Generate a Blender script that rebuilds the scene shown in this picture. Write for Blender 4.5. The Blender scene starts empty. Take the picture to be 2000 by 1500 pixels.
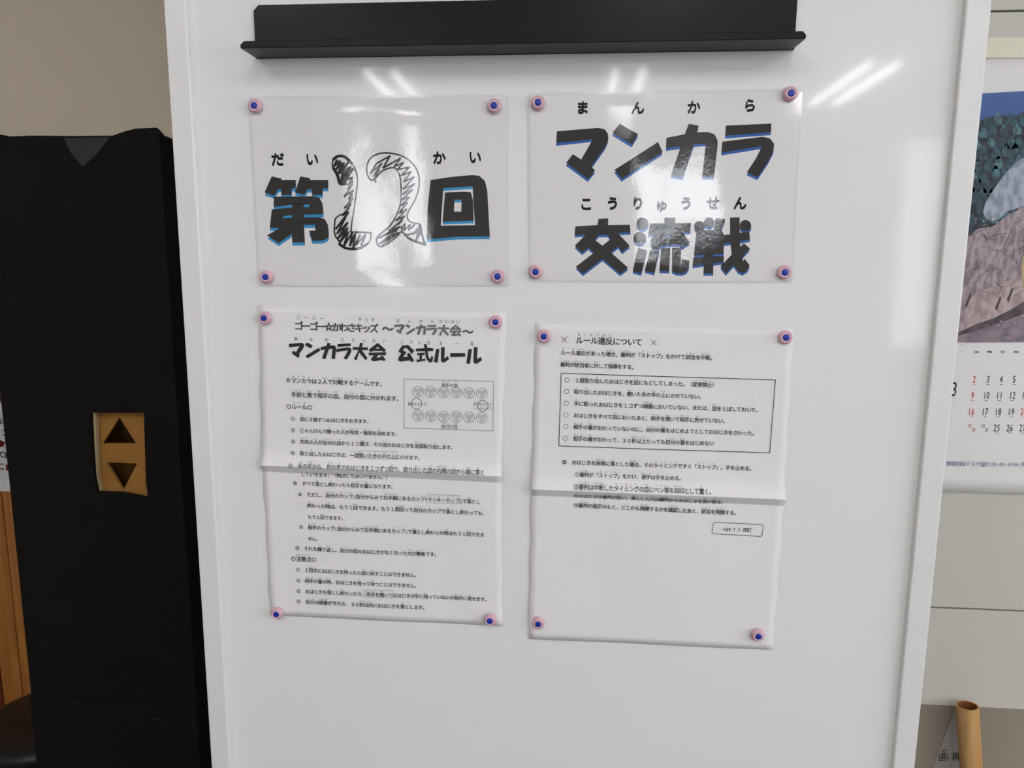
import bpy, bmesh, math, random
import numpy as np
from mathutils import Vector, Matrix
from mathutils.geometry import tessellate_polygon
random.seed(7)
S = bpy.context.scene
COL = S.collection

# ------------------------------------------------------------------ camera
F = 1444.0
CAMZ = 1.45
def unit(v): v = np.array(v, float); return v/np.linalg.norm(v)
vpv = np.array([940-1000.0, 9900-750.0, F])                 # world down, in camera axes (x right, y down, z forward)
xh = -18500.0
yh = -(vpv[0]*xh + F*F)/vpv[1]
left = unit([xh, yh, F])                                    # world -X
down = unit(vpv)
Xw = -left; Zw = -down
Yw = np.cross(Zw, Xw)                                       # away from the camera through the board
M = np.stack([Xw, Yw, Zw])                                  # camera axes -> world
def ray(px, py): return M @ np.array([(px-1000)/F, (py-750)/F, 1.0])
_a, _b = ray(487, 188), ray(990, 183)
DIST = 0.303/abs(_b[0]/_b[1] - _a[0]/_a[1])                 # laminated A4 pouch is 303 mm wide
CAM = np.array([0.0, -DIST, CAMZ])
def at(px, py, Y=0.0):
    d = ray(px, py); t = (Y-CAM[1])/d[1]
    return CAM + d*t
cam = bpy.data.cameras.new('camera'); cam.sensor_width = 36; cam.lens = F/2000*36; cam.clip_start = .02
co = bpy.data.objects.new('camera', cam); COL.objects.link(co)
Rm = Matrix((( M[0][0], -M[0][1], -M[0][2]), (M[1][0], -M[1][1], -M[1][2]), (M[2][0], -M[2][1], -M[2][2])))
co.matrix_world = Matrix.Translation(CAM.tolist()) @ Rm.to_4x4()
S.camera = co

# ------------------------------------------------------------------ view, world, light through the windows
S.view_settings.view_transform = 'Standard'; S.view_settings.look = 'None'
S.view_settings.gamma = 1; S.view_settings.use_curve_mapping = False
S.view_settings.exposure = -0.19
W = bpy.data.worlds.new('world'); S.world = W; W.use_nodes = True
W.node_tree.nodes['Background'].inputs[0].default_value = (.72, .82, 1, 1)
W.node_tree.nodes['Background'].inputs[1].default_value = 1.0

X0, X1, Y0, Y1, YP, H = -3.2, 4.3, -6.4, 1.45, 0.36, 2.72    # room; YP = front of the partition behind the board
TUBE_E = 46.0
WIN_R = 58.0     # watts, windows in the right wall
def window_light(name, loc, rot, sx, sy, power, color=(.92, .96, 1)):
    l = bpy.data.lights.new(name, 'AREA'); l.shape = 'RECTANGLE'; l.size = sx; l.size_y = sy; l.energy = power; l.color = color
    o = bpy.data.objects.new(name, l); COL.objects.link(o); o.location = loc; o.rotation_euler = rot; return o
RW = [(-4.0, -2.6), (-2.1, -.55)]                           # right-wall windows (y ranges)
FW = [(-1.92, -1.50, 1.2, 2.6, 8.5), (0.68, 1.22, 1.6, 2.55, 9.0), (3.03, 3.42, .7, 2.66, 7.0)]             # bright curtain gaps in the wall opposite (x ranges)
for a, b in RW:
    window_light('daylight_side', (X1+.10, (a+b)/2, 1.62), (0, math.radians(90), 0), 1.45, b-a, WIN_R)
for a, b, z0_, z1_, rad in FW:
    window_light('daylight_front', ((a+b)/2, Y0-.10, (z0_+z1_)/2), (math.radians(90), 0, 0), b-a, z1_-z0_, rad*(b-a)*(z1_-z0_)*math.pi)

# ------------------------------------------------------------------ helpers
def lin(c):
    return tuple((x/255/12.92 if x/255 <= .04045 else ((x/255+.055)/1.055)**2.4) for x in c)
def mat(name, rgb, rough=.5, spec=.5, metal=0, bump=None, var=None, sub=0, trans=0, emit=None):
    m = bpy.data.materials.new(name); m.use_nodes = True; nt = m.node_tree; N = nt.nodes; L = nt.links
    b = N['Principled BSDF']; c = lin(rgb)
    b.inputs['Base Color'].default_value = (*c, 1); b.inputs['Roughness'].default_value = rough
    b.inputs['Specular IOR Level'].default_value = spec; b.inputs['Metallic'].default_value = metal
    if sub: b.inputs['Subsurface Weight'].default_value = sub; b.inputs['Subsurface Radius'].default_value = (.004, .002, .002)
    if trans: b.inputs['Transmission Weight'].default_value = trans
    if emit: b.inputs['Emission Color'].default_value = (*lin(emit[0]), 1); b.inputs['Emission Strength'].default_value = emit[1]
    tc = N.new('ShaderNodeTexCoord')
    if bump:
        sc, st, dist = bump[:3]; n = N.new('ShaderNodeTexNoise'); n.inputs['Scale'].default_value = sc; n.inputs['Detail'].default_value = bump[3] if len(bump) > 3 else 3
        L.new(tc.outputs['Object'], n.inputs['Vector'])
        bp = N.new('ShaderNodeBump'); bp.inputs['Strength'].default_value = st; bp.inputs['Distance'].default_value = dist
        L.new(n.outputs['Fac'], bp.inputs['Height']); L.new(bp.outputs['Normal'], b.inputs['Normal'])
    if var:   # (scale, other colour, low, high, stretch)
        n = N.new('ShaderNodeTexNoise'); n.inputs['Scale'].default_value = var[0]; n.inputs['Detail'].default_value = 4
        mp = N.new('ShaderNodeMapping'); mp.inputs['Scale'].default_value = var[4] if len(var) > 4 else (1, 1, 1)
        L.new(tc.outputs['Object'], mp.inputs['Vector']); L.new(mp.outputs['Vector'], n.inputs['Vector'])
        r = N.new('ShaderNodeMapRange'); r.inputs[1].default_value = var[2]; r.inputs[2].default_value = var[3]
        mx = N.new('ShaderNodeMix'); mx.data_type = 'RGBA'; mx.inputs[6].default_value = (*c, 1); mx.inputs[7].default_value = (*lin(var[1]), 1)
        L.new(n.outputs['Fac'], r.inputs[0]); L.new(r.outputs[0], mx.inputs[0]); L.new(mx.outputs[2], b.inputs['Base Color'])
    return m
def tag(o, label=None, cat=None, group=None, kind=None):
    if label: o['label'] = label
    if cat: o['category'] = cat
    if group: o['group'] = group
    if kind: o['kind'] = kind
    return o
def empty(name, loc, label, cat, group=None):
    o = bpy.data.objects.new(name, None); COL.objects.link(o); o.location = loc; o.empty_display_size = .05
    return tag(o, label, cat, group)
def link_mesh(name, verts, faces, mats, parent=None, smooth=False, idx=None):
    me = bpy.data.meshes.new(name)
    off = np.array(parent.location) if parent is not None else np.zeros(3)
    if parent is not None and parent.parent is not None: off = off + np.array(parent.parent.location)
    v = np.asarray(verts, float).reshape(-1, 3) - off
    me.from_pydata([tuple(p) for p in v], [], [tuple(int(i) for i in f) for f in faces])
    for m in (mats if isinstance(mats, (list, tuple)) else [mats]): me.materials.append(m)
    if idx is not None: me.polygons.foreach_set('material_index', idx)
    if smooth: me.polygons.foreach_set('use_smooth', [True]*len(me.polygons))
    me.update()
    o = bpy.data.objects.new(name, me); COL.objects.link(o)
    if parent is not None: o.parent = parent
    return o
def bevel(o, w, seg=2):
    m = o.modifiers.new('bevel', 'BEVEL'); m.width = w; m.segments = seg; m.limit_method = 'ANGLE'; m.angle_limit = math.radians(40); return o
BOXF = [(0, 1, 3, 2), (4, 6, 7, 5), (0, 4, 5, 1), (2, 3, 7, 6), (0, 2, 6, 4), (1, 5, 7, 3)]
def boxv(x0, x1, y0, y1, z0, z1): return [(x, y, z) for x in (x0, x1) for y in (y0, y1) for z in (z0, z1)]
def box(name, x0, x1, y0, y1, z0, z1, m, parent=None, bev=0, seg=2):
    o = link_mesh(name, boxv(x0, x1, y0, y1, z0, z1), BOXF, m, parent)
    if bev: bevel(o, bev, seg)
    return o
def struct(o, label=None): return tag(o, label, None, None, 'structure')
def slab(name, loops, y_front, y_back, m, parent=None, bev=0):
    """extruded polygon with holes: loops = [outer, hole...] of (x, z)"""
    flat = [p for l in loops for p in l]; n = len(flat)
    tris = tessellate_polygon([[Vector((p[0], p[1], 0)) for p in l] for l in loops])
    v = [(p[0], y_front, p[1]) for p in flat] + [(p[0], y_back, p[1]) for p in flat]
    f = [tuple(t) for t in tris] + [tuple(i+n for i in reversed(t)) for t in tris]
    k = 0
    for l in loops:
        for i in range(len(l)):
            a, b = k+i, k+(i+1) % len(l); f.append((a, b, b+n, a+n))
        k += len(l)
    o = link_mesh(name, v, f, m, parent)
    bm = bmesh.new(); bm.from_mesh(o.data); bmesh.ops.recalc_face_normals(bm, faces=bm.faces); bm.to_mesh(o.data); bm.free()
    if bev: bevel(o, bev)
    return o
def tube(name, pts, r, m, parent=None, seg=16, cap=True, closed=False):
    pts = [np.array(p, float) for p in pts]; v = []; f = []; n = len(pts)
    rr = r if isinstance(r, (list, tuple)) else [r]*n
    up = np.array([0, 1, .01])
    for i, p in enumerate(pts):
        if closed: t = unit(pts[(i+1) % n]-pts[i-1])
        else: t = unit(pts[min(i+1, n-1)]-pts[max(i-1, 0)])
        a = np.cross(t, up); a = unit(a) if np.linalg.norm(a) > 1e-3 else np.array([1., 0, 0]); b = np.cross(t, a)
        for k in range(seg):
            w = 2*math.pi*k/seg; v.append(p + rr[i]*(math.cos(w)*a+math.sin(w)*b))
    for i in range(n if closed else n-1):
        for k in range(seg):
            a, b = i*seg, ((i+1) % n)*seg; f.append((a+k, a+(k+1) % seg, b+(k+1) % seg, b+k))
    if cap and not closed: f += [tuple(range(seg))[::-1], tuple(range((n-1)*seg, n*seg))]
    return link_mesh(name, v, f, m, parent, smooth=True)
def lathe(name, prof, m, parent, axis_pt, seg=32):
    """profile of (radius, height towards the viewer) about the -Y axis"""
    v = []; f = []
    for r, h in prof:
        for k in range(seg):
            w = 2*math.pi*k/seg; v.append((axis_pt[0]+r*math.cos(w), axis_pt[1]-h, axis_pt[2]+r*math.sin(w)))
    for i in range(len(prof)-1):
        for k in range(seg): a = i*seg; f.append((a+k, a+(k+1) % seg, a+seg+(k+1) % seg, a+seg+k))
    f.append(tuple(range((len(prof)-1)*seg, len(prof)*seg)))
    return link_mesh(name, v, f, m, parent, smooth=True)

# ------------------------------------------------------------------ materials
M_board = mat('board_enamel', (228, 228, 227), .06, .24)
M_frame = mat('white_frame', (224, 222, 222), .32, .5)
M_black = mat('satin_black_metal', (17, 17, 18), .3, .16)
M_part = mat('partition_paint', (201, 198, 190), .45, .3, bump=(220, .1, .001))
M_seam = mat('partition_joint', (60, 56, 50), .7)
M_wallshade = mat('painted_wall_shadow', (152, 143, 130), .7, .2, var=(2.5, (134, 124, 112), .35, .65))  # taupe tone paints a soft shadow on the lower wall
M_beige = mat('beige_wallpaper', (240, 226, 206), .8, .2, bump=(260, .25, .001))
M_room = mat('room_paint', (205, 202, 196), .8, .2)
M_ceil = mat('ceiling_board', (226, 225, 221), .9, .1, bump=(90, .3, .002))
M_floor = mat('floor_vinyl', (96, 92, 86), .45, .4, var=(6, (84, 80, 74), .4, .6))
M_winf = mat('window_frame', (190, 190, 192), .35, .5, .6)
M_curt = mat('curtain', (196, 190, 176), .9, .1)
M_glass = mat('pane_glass', (245, 250, 250), .02, .5, trans=1)
M_fix = mat('lamp_housing', (196, 196, 194), .5)
M_tube = mat('fluorescent_tube', (255, 255, 250), .4, emit=((252, 250, 250), TUBE_E))
M_paper = mat('office_paper', (230, 227, 228), .75, .15, bump=(38, .22, .004, 2))
M_lpaper = mat('laminated_paper', (232, 229, 230), .8, .1)
M_ink = mat('toner', (44, 44, 50), .6, .2)
M_inks = mat('fine_toner', (66, 66, 72), .6, .2)
M_ink2 = mat('toner_grey', (104, 104, 106), .6, .2)
M_inkl = mat('toner_line', (112, 112, 116), .6, .2)
M_pop = mat('black_print', (36, 34, 34), .6, .2)
M_cyan = mat('cyan_print', (44, 140, 196), .6, .2)
M_blue = mat('blue_print', (36, 92, 168), .6, .2)
M_mark = mat('marker_ink', (22, 20, 26), .6, .2)
M_pink = mat('pink_plastic', (214, 168, 182), .22, .5, sub=.25)
M_pale = mat('pale_pink_plastic', (232, 206, 216), .25, .5, sub=.2)
M_mblue = mat('blue_plastic', (10, 40, 150), .35, .5)
M_kblack = mat('black_craft_paper', (17, 15, 14), .7, .12, bump=(14, .5, .01, 3))
M_ktape = mat('black_tape', (20, 19, 18), .35, .5, bump=(50, .5, .003))
M_card = mat('cardboard', (156, 112, 58), .85, .15, var=(30, (144, 100, 50), .35, .65), bump=(120, .15, .001))
M_cardedge = mat('cardboard_edge', (196, 176, 140), .9, .1, bump=(400, .5, .001))
M_tubec = mat('kraft_tube', (206, 164, 112), .6, .25, var=(40, (180, 132, 76), .35, .65, (1, 1, .15)))
M_tubein = mat('kraft_tube_inside', (150, 96, 54), .8, .1)
M_wood = mat('light_wood', (178, 118, 56), .45, .4, var=(9, (150, 92, 40), .35, .7, (6, 6, .5)))
M_wood2 = mat('dark_wood', (104, 44, 20), .45, .4)
M_chair = mat('chair_plastic', (24, 24, 26), .4, .4)
M_cal = mat('calendar_paper', (236, 232, 232), .55, .3)
M_cream = mat('calendar_header', (234, 229, 208), .6, .2)
M_red = mat('red_print', (205, 62, 66), .6, .2)
M_cblue = mat('calendar_blue_print', (66, 82, 150), .6, .2)
M_note = mat('note_paper', (214, 212, 214), .8, .1)
M_label = mat('shaded_label_paper', (158, 152, 150), .8, .1)  # white paper with the shade around it put into its colour
M_steel = mat('bare_metal', (150, 150, 150), .3, .5, 1)
M_speck = mat('pale_speck', (150, 148, 144), .6)

# clear laminating film: thin, glossy, slightly wavy
M_film = bpy.data.materials.new('laminating_film'); M_film.use_nodes = True
nt = M_film.node_tree; nt.nodes.clear(); N = nt.nodes; L = nt.links
out = N.new('ShaderNodeOutputMaterial'); mix = N.new('ShaderNodeMixShader'); tr = N.new('ShaderNodeBsdfTransparent'); gl = N.new('ShaderNodeBsdfGlossy')
tr.inputs[0].default_value = (.985, .985, .985, 1); gl.inputs['Roughness'].default_value = .07
ge = N.new('ShaderNodeNewGeometry'); dt_ = N.new('ShaderNodeVectorMath'); dt_.operation = 'DOT_PRODUCT'
L.new(ge.outputs['Incoming'], dt_.inputs[0]); L.new(ge.outputs['Normal'], dt_.inputs[1])
def mth(op, a, b=None):
    n = N.new('ShaderNodeMath'); n.operation = op
    for i, x in enumerate((a, b)):
        if x is None: continue
        if isinstance(x, (int, float)): n.inputs[i].default_value = x
        else: L.new(x, n.inputs[i])
    return n.outputs[0]
fac = mth('ADD', mth('MULTIPLY', mth('POWER', mth('SUBTRACT', 1.0, mth('ABSOLUTE', dt_.outputs['Value'])), 5.0), .93), .06)   # Schlick, same from both sides
tc = N.new('ShaderNodeTexCoord')
n1 = N.new('ShaderNodeTexNoise'); n1.inputs['Scale'].default_value = 13; n1.inputs['Detail'].default_value = 2
n2 = N.new('ShaderNodeTexNoise'); n2.inputs['Scale'].default_value = 260; n2.inputs['Detail'].default_value = 3
b1 = N.new('ShaderNodeBump'); b1.inputs['Strength'].default_value = .35; b1.inputs['Distance'].default_value = .0022
b2 = N.new('ShaderNodeBump'); b2.inputs['Strength'].default_value = .35; b2.inputs['Distance'].default_value = .00013
L.new(tc.outputs['Object'], n1.inputs['Vector']); L.new(tc.outputs['Object'], n2.inputs['Vector'])
L.new(n1.outputs['Fac'], b1.inputs['Height']); L.new(n2.outputs['Fac'], b2.inputs['Height']); L.new(b1.outputs['Normal'], b2.inputs['Normal'])
L.new(b2.outputs['Normal'], gl.inputs['Normal'])
L.new(fac, mix.inputs[0]); L.new(tr.outputs[0], mix.inputs[1]); L.new(gl.outputs[0], mix.inputs[2]); L.new(mix.outputs[0], out.inputs[0])

# ------------------------------------------------------------------ the room
struct(box('floor', X0, X1, Y0, Y1, -.1, 0, M_floor))
struct(box('ceiling', X0, X1, Y0, Y1, H, H+.1, M_ceil))
struct(box('wall_left', X0-.1, X0, Y0-.1, Y1+.1, 0, H, M_room))
struct(box('wall_back', X0, X1, Y1, Y1+.1, 0, H, M_beige))
def wall_open(name, along, fixed, a0, a1, z0, z1, holes, th):
    """wall with rectangular openings; along 'x' (front wall) or 'y' (right wall)"""
    v = []; f = []
    def add(u0, u1, w0, w1):
        if along == 'x': q = boxv(u0, u1, fixed-th, fixed, w0, w1)
        else: q = boxv(fixed, fixed+th, u0, u1, w0, w1)
        k = len(v); v.extend(q); f.extend([tuple(i+k for i in p) for p in BOXF])
    cur = a0
    for h0, h1, s, t in holes:
        add(cur, h0, z0, z1); add(h0, h1, z0, s); add(h0, h1, t, z1); cur = h1
    add(cur, a1, z0, z1)
    return struct(link_mesh(name, v, f, M_room))
wall_open('wall_right', 'y', X1, Y0-.1, Y1+.1, 0, H, [(a, b, .9, 2.35) for a, b in RW], .09)
wall_open('wall_front', 'x', Y0, X0, X1, 0, H, [q[:4] for q in FW], .09)
k = 0
for a, b in RW:
    k += 1; w = struct(box('window_%d' % k, X1+.03, X1+.05, a, b, .9, .94, M_winf))
    for q in ((a, a+.04, .9, 2.35), (b-.04, b, .9, 2.35), ((a+b)/2-.02, (a+b)/2+.02, .9, 2.35), (a, b, 2.31, 2.35)):
        box('window_frame', X1+.028, X1+.052, *q, M_winf, w)
for a, b, z0_, z1_, rad in FW:
    k += 1; w = struct(box('window_%d' % k, a, b, Y0-.06, Y0-.03, z0_, z0_+.03, M_winf))
    for q in ((a, a+.02, z0_, z1_), (b-.02, b, z0_, z1_), (a, b, z1_-.03, z1_)):
        box('window_frame', q[0], q[1], Y0-.058, Y0-.032, q[2], q[3], M_winf, w)
# ceiling fixtures running away from the board
def fixture(x, y0, y1, where):
    c = empty('ceiling_lamp', (x, (y0+y1)/2, H-.06), 'white twin-tube fluorescent ceiling lamp '+where, 'lamp', 'twin-tube ceiling lamps')
    box('housing', x-.10, x+.10, y0-.03, y1+.03, H-.05, H-.001, M_fix, c, .004)
    for s in (-.085, .085):
        tube('lamp_tube', [(x+s, y0, H-.075), (x+s, y1, H-.075)], .0145, M_tube, c, 12)
        for y in (y0-.01, y1+.01): box('lamp_holder', x+s-.02, x+s+.02, y-.012, y+.012, H-.095, H-.045, M_fix, c)
for x, wd in ((-1.22, 'left of the camera'), (.33, 'above the camera'), (1.81, 'right of the camera')):
    fixture(x, -4.95, -3.80, 'far row, '+wd)
    fixture(x, -2.35, -1.20, 'near row, '+wd)

# partition wall behind the board (steel panels with dark joints)
px_l = at(700, 600, YP)[0]
z_a, z_b = at(1960, 21.5, YP)[2], at(1900, 1190, YP)[2]
part = struct(box('wall_right_back', px_l, X1, YP+.012, YP+.06, 0, H, M_seam))
zs = [0, z_b, z_a, H]
while zs[1] > .95: zs.insert(1, zs[1]-.9)
for i in range(len(zs)-1):
    g0 = .0 if i == 0 else .0014; g1 = 0 if i == len(zs)-2 else .0014
    xc = px_l
    for wdt in (1.3, 1.2, 1.2, 1.2):
        x2 = min(xc+wdt, X1)
        if x2-xc > .02: box('panel', xc+.001, x2-.001, YP, YP+.012, zs[i]+g0, zs[i+1]-g1, M_part, part, .0008, 1)
        xc = x2
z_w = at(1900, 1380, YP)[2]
box('wall_shadow_sheet', px_l+.001, X1-.001, YP-.0008, YP-.0001, .02, z_w, M_wallshade, part, .0003, 1)  # thin added sheet, its colour stands in for a shadow on the wall
struct(box('wall_return', px_l-.05, px_l, YP, Y1, 0, H, M_room))

# ------------------------------------------------------------------ whiteboard
HF = .008
xa = (at(331, 200, -HF)[0]+at(413, 1500, -HF)[0]+at(366, 750, -HF)[0])/3
xb = (at(372, 200, -HF)[0]+at(433, 1200, -HF)[0])/2
xc = (at(1885, 10, -HF)[0]+at(1827, 665, -HF)[0])/2
xd = (at(1935, 10, -HF)[0]+at(1873, 665, -HF)[0]+at(1787, 1500, -HF)[0])/3
zb0, zb1 = .42, 2.22
wb = empty('whiteboard', ((xa+xd)/2, .01, 0), 'large upright whiteboard in a white metal frame, covered with notices', 'whiteboard')
box('writing_surface', xb-.004, xc+.004, 0, .014, zb0+.02, zb1-.02, M_board, wb)
box('frame_rail', xa, xb, -HF, .018, zb0, zb1, M_frame, wb, .0018, 3)
box('frame_rail', xc, xd, -HF, .018, zb0, zb1, M_frame, wb, .0018, 3)
box('frame_rail', xb, xc, -HF, .018, zb1-.028, zb1, M_frame, wb, .0018, 3)
box('frame_rail', xb, xc, -HF, .018, zb0, zb0+.028, M_frame, wb, .0018, 3)
for x in (xa+.014, xd-.014):
    box('stand_leg', x-.014, x+.014, -.006, .016, .07, zb0, M_frame, wb, .002)
    box('foot_bar', x-.014, x+.014, -.22, .24, .05, .075, M_frame, wb, .002)
    for y in (-.2, .22): tube('caster', [(x-.012, y, .026), (x+.012, y, .026)], .026, M_chair, wb, 16)

# black tray fixed high on the board
def bx(px, py): p = at(px, py, 0); return p[0], p[2]
tl = (at(497, 60, -.003)[0], at(500, 10, -.003)[2])
xr = at(1555, 40, -.003)[0]; zj = (at(500, 118, 0)[2]+at(1530, 96, 0)[2])/2
zt = tl[1]
DT = .041
lx0, lx1 = at(471, 94, -DT)[0], at(1573, 71, -DT)[0]
zl = zj
tray = empty('pen_tray', ((tl[0]+xr)/2, 0, zl), 'long black metal tray fixed across the top of the whiteboard', 'tray')
x0, x1 = tl[0], xr
slab('back_plate', [[(x0, zl), (x1, zl), (x1, zt-.005), (x1-.005, zt), (x0+.006, zt), (x0, zt-.006)]], -.0035, -.0003, M_black, tray, .0004)
slab('ledge', [[(0, 0), (1, 0), (1, 1), (0, 1)]], 0, 1, M_black, tray).data
bpy.data.objects.remove(tray.children[-1] if tray.children[-1].name.startswith('ledge') else bpy.data.objects['ledge'])
gx0, gx1 = at(503, 118, 0)[0], at(1546, 96, 0)[0]
v = []
for z in (zl, zl+.002): v += [(gx0, -.0003, z), (gx1, -.0003, z), (lx1, -DT, z), (lx0, -DT, z)]
link_mesh('ledge', v, [(0, 1, 2, 3), (7, 6, 5, 4), (0, 4, 5, 1), (1, 5, 6, 2), (2, 6, 7, 3), (3, 7, 4, 0)], M_black, tray)
hl = .0075
slab('front_lip', [[(lx0, zl), (lx1, zl), (lx1+.0005, zl+.0035), (lx1-.003, zl+hl), (lx0+.004, zl+hl), (lx0-.0005, zl+.0035)]], -DT-.0018, -DT, M_black, tray, .0006)
for u, wd in ((820, 7), (851, 14), (921, 22)):  # small pale specks low on the back plate
    p = at(u, 81-(u-820)*.012, -.0037); q = at(u+wd, 81-(u-820)*.012, -.0037)
    link_mesh('pale_speck', [(p[0], -.0037, p[2]-.0005), (q[0], -.0037, p[2]-.0004), (q[0], -.0037, p[2]+.0004), (p[0], -.0037, p[2]+.0006)], [(0, 1, 2, 3)], M_speck, tray)

# ------------------------------------------------------------------ lettering engine
LINES = []     # filled below; glyphs are collected first
GLY = {}
def need(chars, off): 
    for c in chars:
        if c not in ' 　' and (c, 0) not in GLY: GLY[(c, 0)] = None
def build_glyphs():
    obs = {}
    for (c, off) in GLY:
        cu = bpy.data.curves.new('g', 'FONT'); cu.body = c; cu.size = 1; cu.resolution_u = 2; cu.offset = off
        o = bpy.data.objects.new('g', cu); COL.objects.link(o); obs[(c, off)] = o
    bpy.context.view_layer.update(); dg = bpy.context.evaluated_depsgraph_get()
    for key, o in obs.items():
        ev = o.evaluated_get(dg); me = ev.to_mesh()
        v = np.array([(p.co.x, p.co.y) for p in me.vertices]).reshape(-1, 2); f = [tuple(p.vertices) for p in me.polygons]
        GLY[key] = (v, f); ev.to_mesh_clear()
    for o in obs.values():
        cu = o.data; bpy.data.objects.remove(o); bpy.data.curves.remove(cu)
VP = np.array([940.0, 9900.0])
class Ink:
    """flat print: collects polygons in photo coordinates and lays them on a surface"""
    def __init__(s, surf): s.surf = surf; s.v = []; s.f = []; s.lift = 0
    def put(s, pts, faces):
        k = len(s.v); s.v.extend([tuple(p) for p in pts]); s.f.extend([tuple(i+k for i in q) for q in faces])
    def poly(s, loops, T=lambda p: p, d=(0, 0)):
        loops = [[T((p[0]+d[0], p[1]+d[1])) for p in l] for l in loops]
        tris = tessellate_polygon([[Vector((p[0], p[1], 0)) for p in l] for l in loops])
        s.put([p for l in loops for p in l], tris)
    def circ(s, c, r, T=lambda p: p, d=(0, 0), n=28, w=None, ry=None):
        ry = ry or r
        o = [(c[0]+r*math.cos(2*math.pi*i/n), c[1]+ry*math.sin(2*math.pi*i/n)) for i in range(n)]
        if w is None: s.poly([o], T, d)
        else: s.stroke(o+[o[0]], w, T)
    def stroke(s, pts, w, T=lambda p: p):
        P = [np.array(T(p), float) for p in pts]
        for a, b in zip(P[:-1], P[1:]):
            t = b-a; ln = np.linalg.norm(t)
            if ln < 1e-6: continue
            t /= ln; n = np.array([-t[1], t[0]])*w/2; e = t*w*.3; m = max(1, int(ln/9)); a = a-e; b = b+e; q = []
            for i in range(m+1): c = a+(b-a)*i/m; q += [c+n, c-n]
            s.put(q, [(2*i, 2*i+1, 2*i+3, 2*i+2) for i in range(m)])
    def glyph(s, c, cx, cy, em, off=0, slope=0.0, hs=1.0, cell=1.0, asp=1.0):
        if c in ' 　': return
        v, f = GLY[(c, 0)]
        if len(v) == 0: return
        if ord(c) >= 0x2E80 and not (0xFF00 < ord(c) < 0xFF01): ctr = np.array([EM/2, EMY])
        else: ctr = np.array([(v[:, 0].min()+v[:, 0].max())/2, EMY])
        q = (v-ctr)/EM*em
        dn = unit(VP-np.array([cx, cy])); rt = np.array([1, slope])
        p = np.array([cx, cy]) + q[:, :1]*rt*hs - q[:, 1:]*dn*asp
        if off:
            for k in range(8): s.put(p + em*off*np.array([math.cos(k*.7854), math.sin(k*.7854)]), f)
        else: s.put(p, f)
    def line(s, x0, y0, x1, y1, text, off=0, ruby_ink=None, rs=.42, asp=1.0):
        cells = parse(text); tot = sum(c[1] for c in cells); em = (x1-x0)/tot; sl = (y1-y0)/(x1-x0); x = x0
        for base, wd, rb in cells:
            n = len(base); cw = wd*em/n
            for i, ch in enumerate(base):
                cx = x+cw*(i+.5); s.glyph(ch, cx, y0+(cx-x0)*sl, em*1.07, off, sl, 1 if cw/em > .9 else .8, asp=asp)
            if rb:
                m = len(rb); st = wd*em/m if m > 1 else 0; c0 = x+wd*em/2-st*(m-1)/2
                for i, ch in enumerate(rb):
                    cx = c0+st*i; (ruby_ink or s).glyph(ch, cx, y0+(cx-x0)*sl-em*.78, em*rs, 0, sl)
            x += wd*em
    def make(s, name, m, parent, stuff=True):
        if not s.v: return
        o = link_mesh(name, [s.surf(p[0], p[1], s.lift) for p in s.v], s.f, m, parent)
        if stuff: o['kind'] = 'stuff'
        return o
def parse(t):
    out = []; i = 0
    while i < len(t):
        if t[i] == '{':
            j = t.index('}', i); b, r = t[i+1:j].split('|'); out.append((b, float(len(b)), r)); i = j+1
        else:
            c = t[i]; out.append((c, .55 if ord(c) < 0x7F else 1.0, '')); i += 1
    return out
def crop(x, y, s): return lambda p: (x+p[0]/s, y+p[1]/s)
A = (490, 580, 3.846); B = (490, 860, 3.846); C = (1020, 620, 3.7037); D = (1020, 860, 3.7037)
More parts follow.
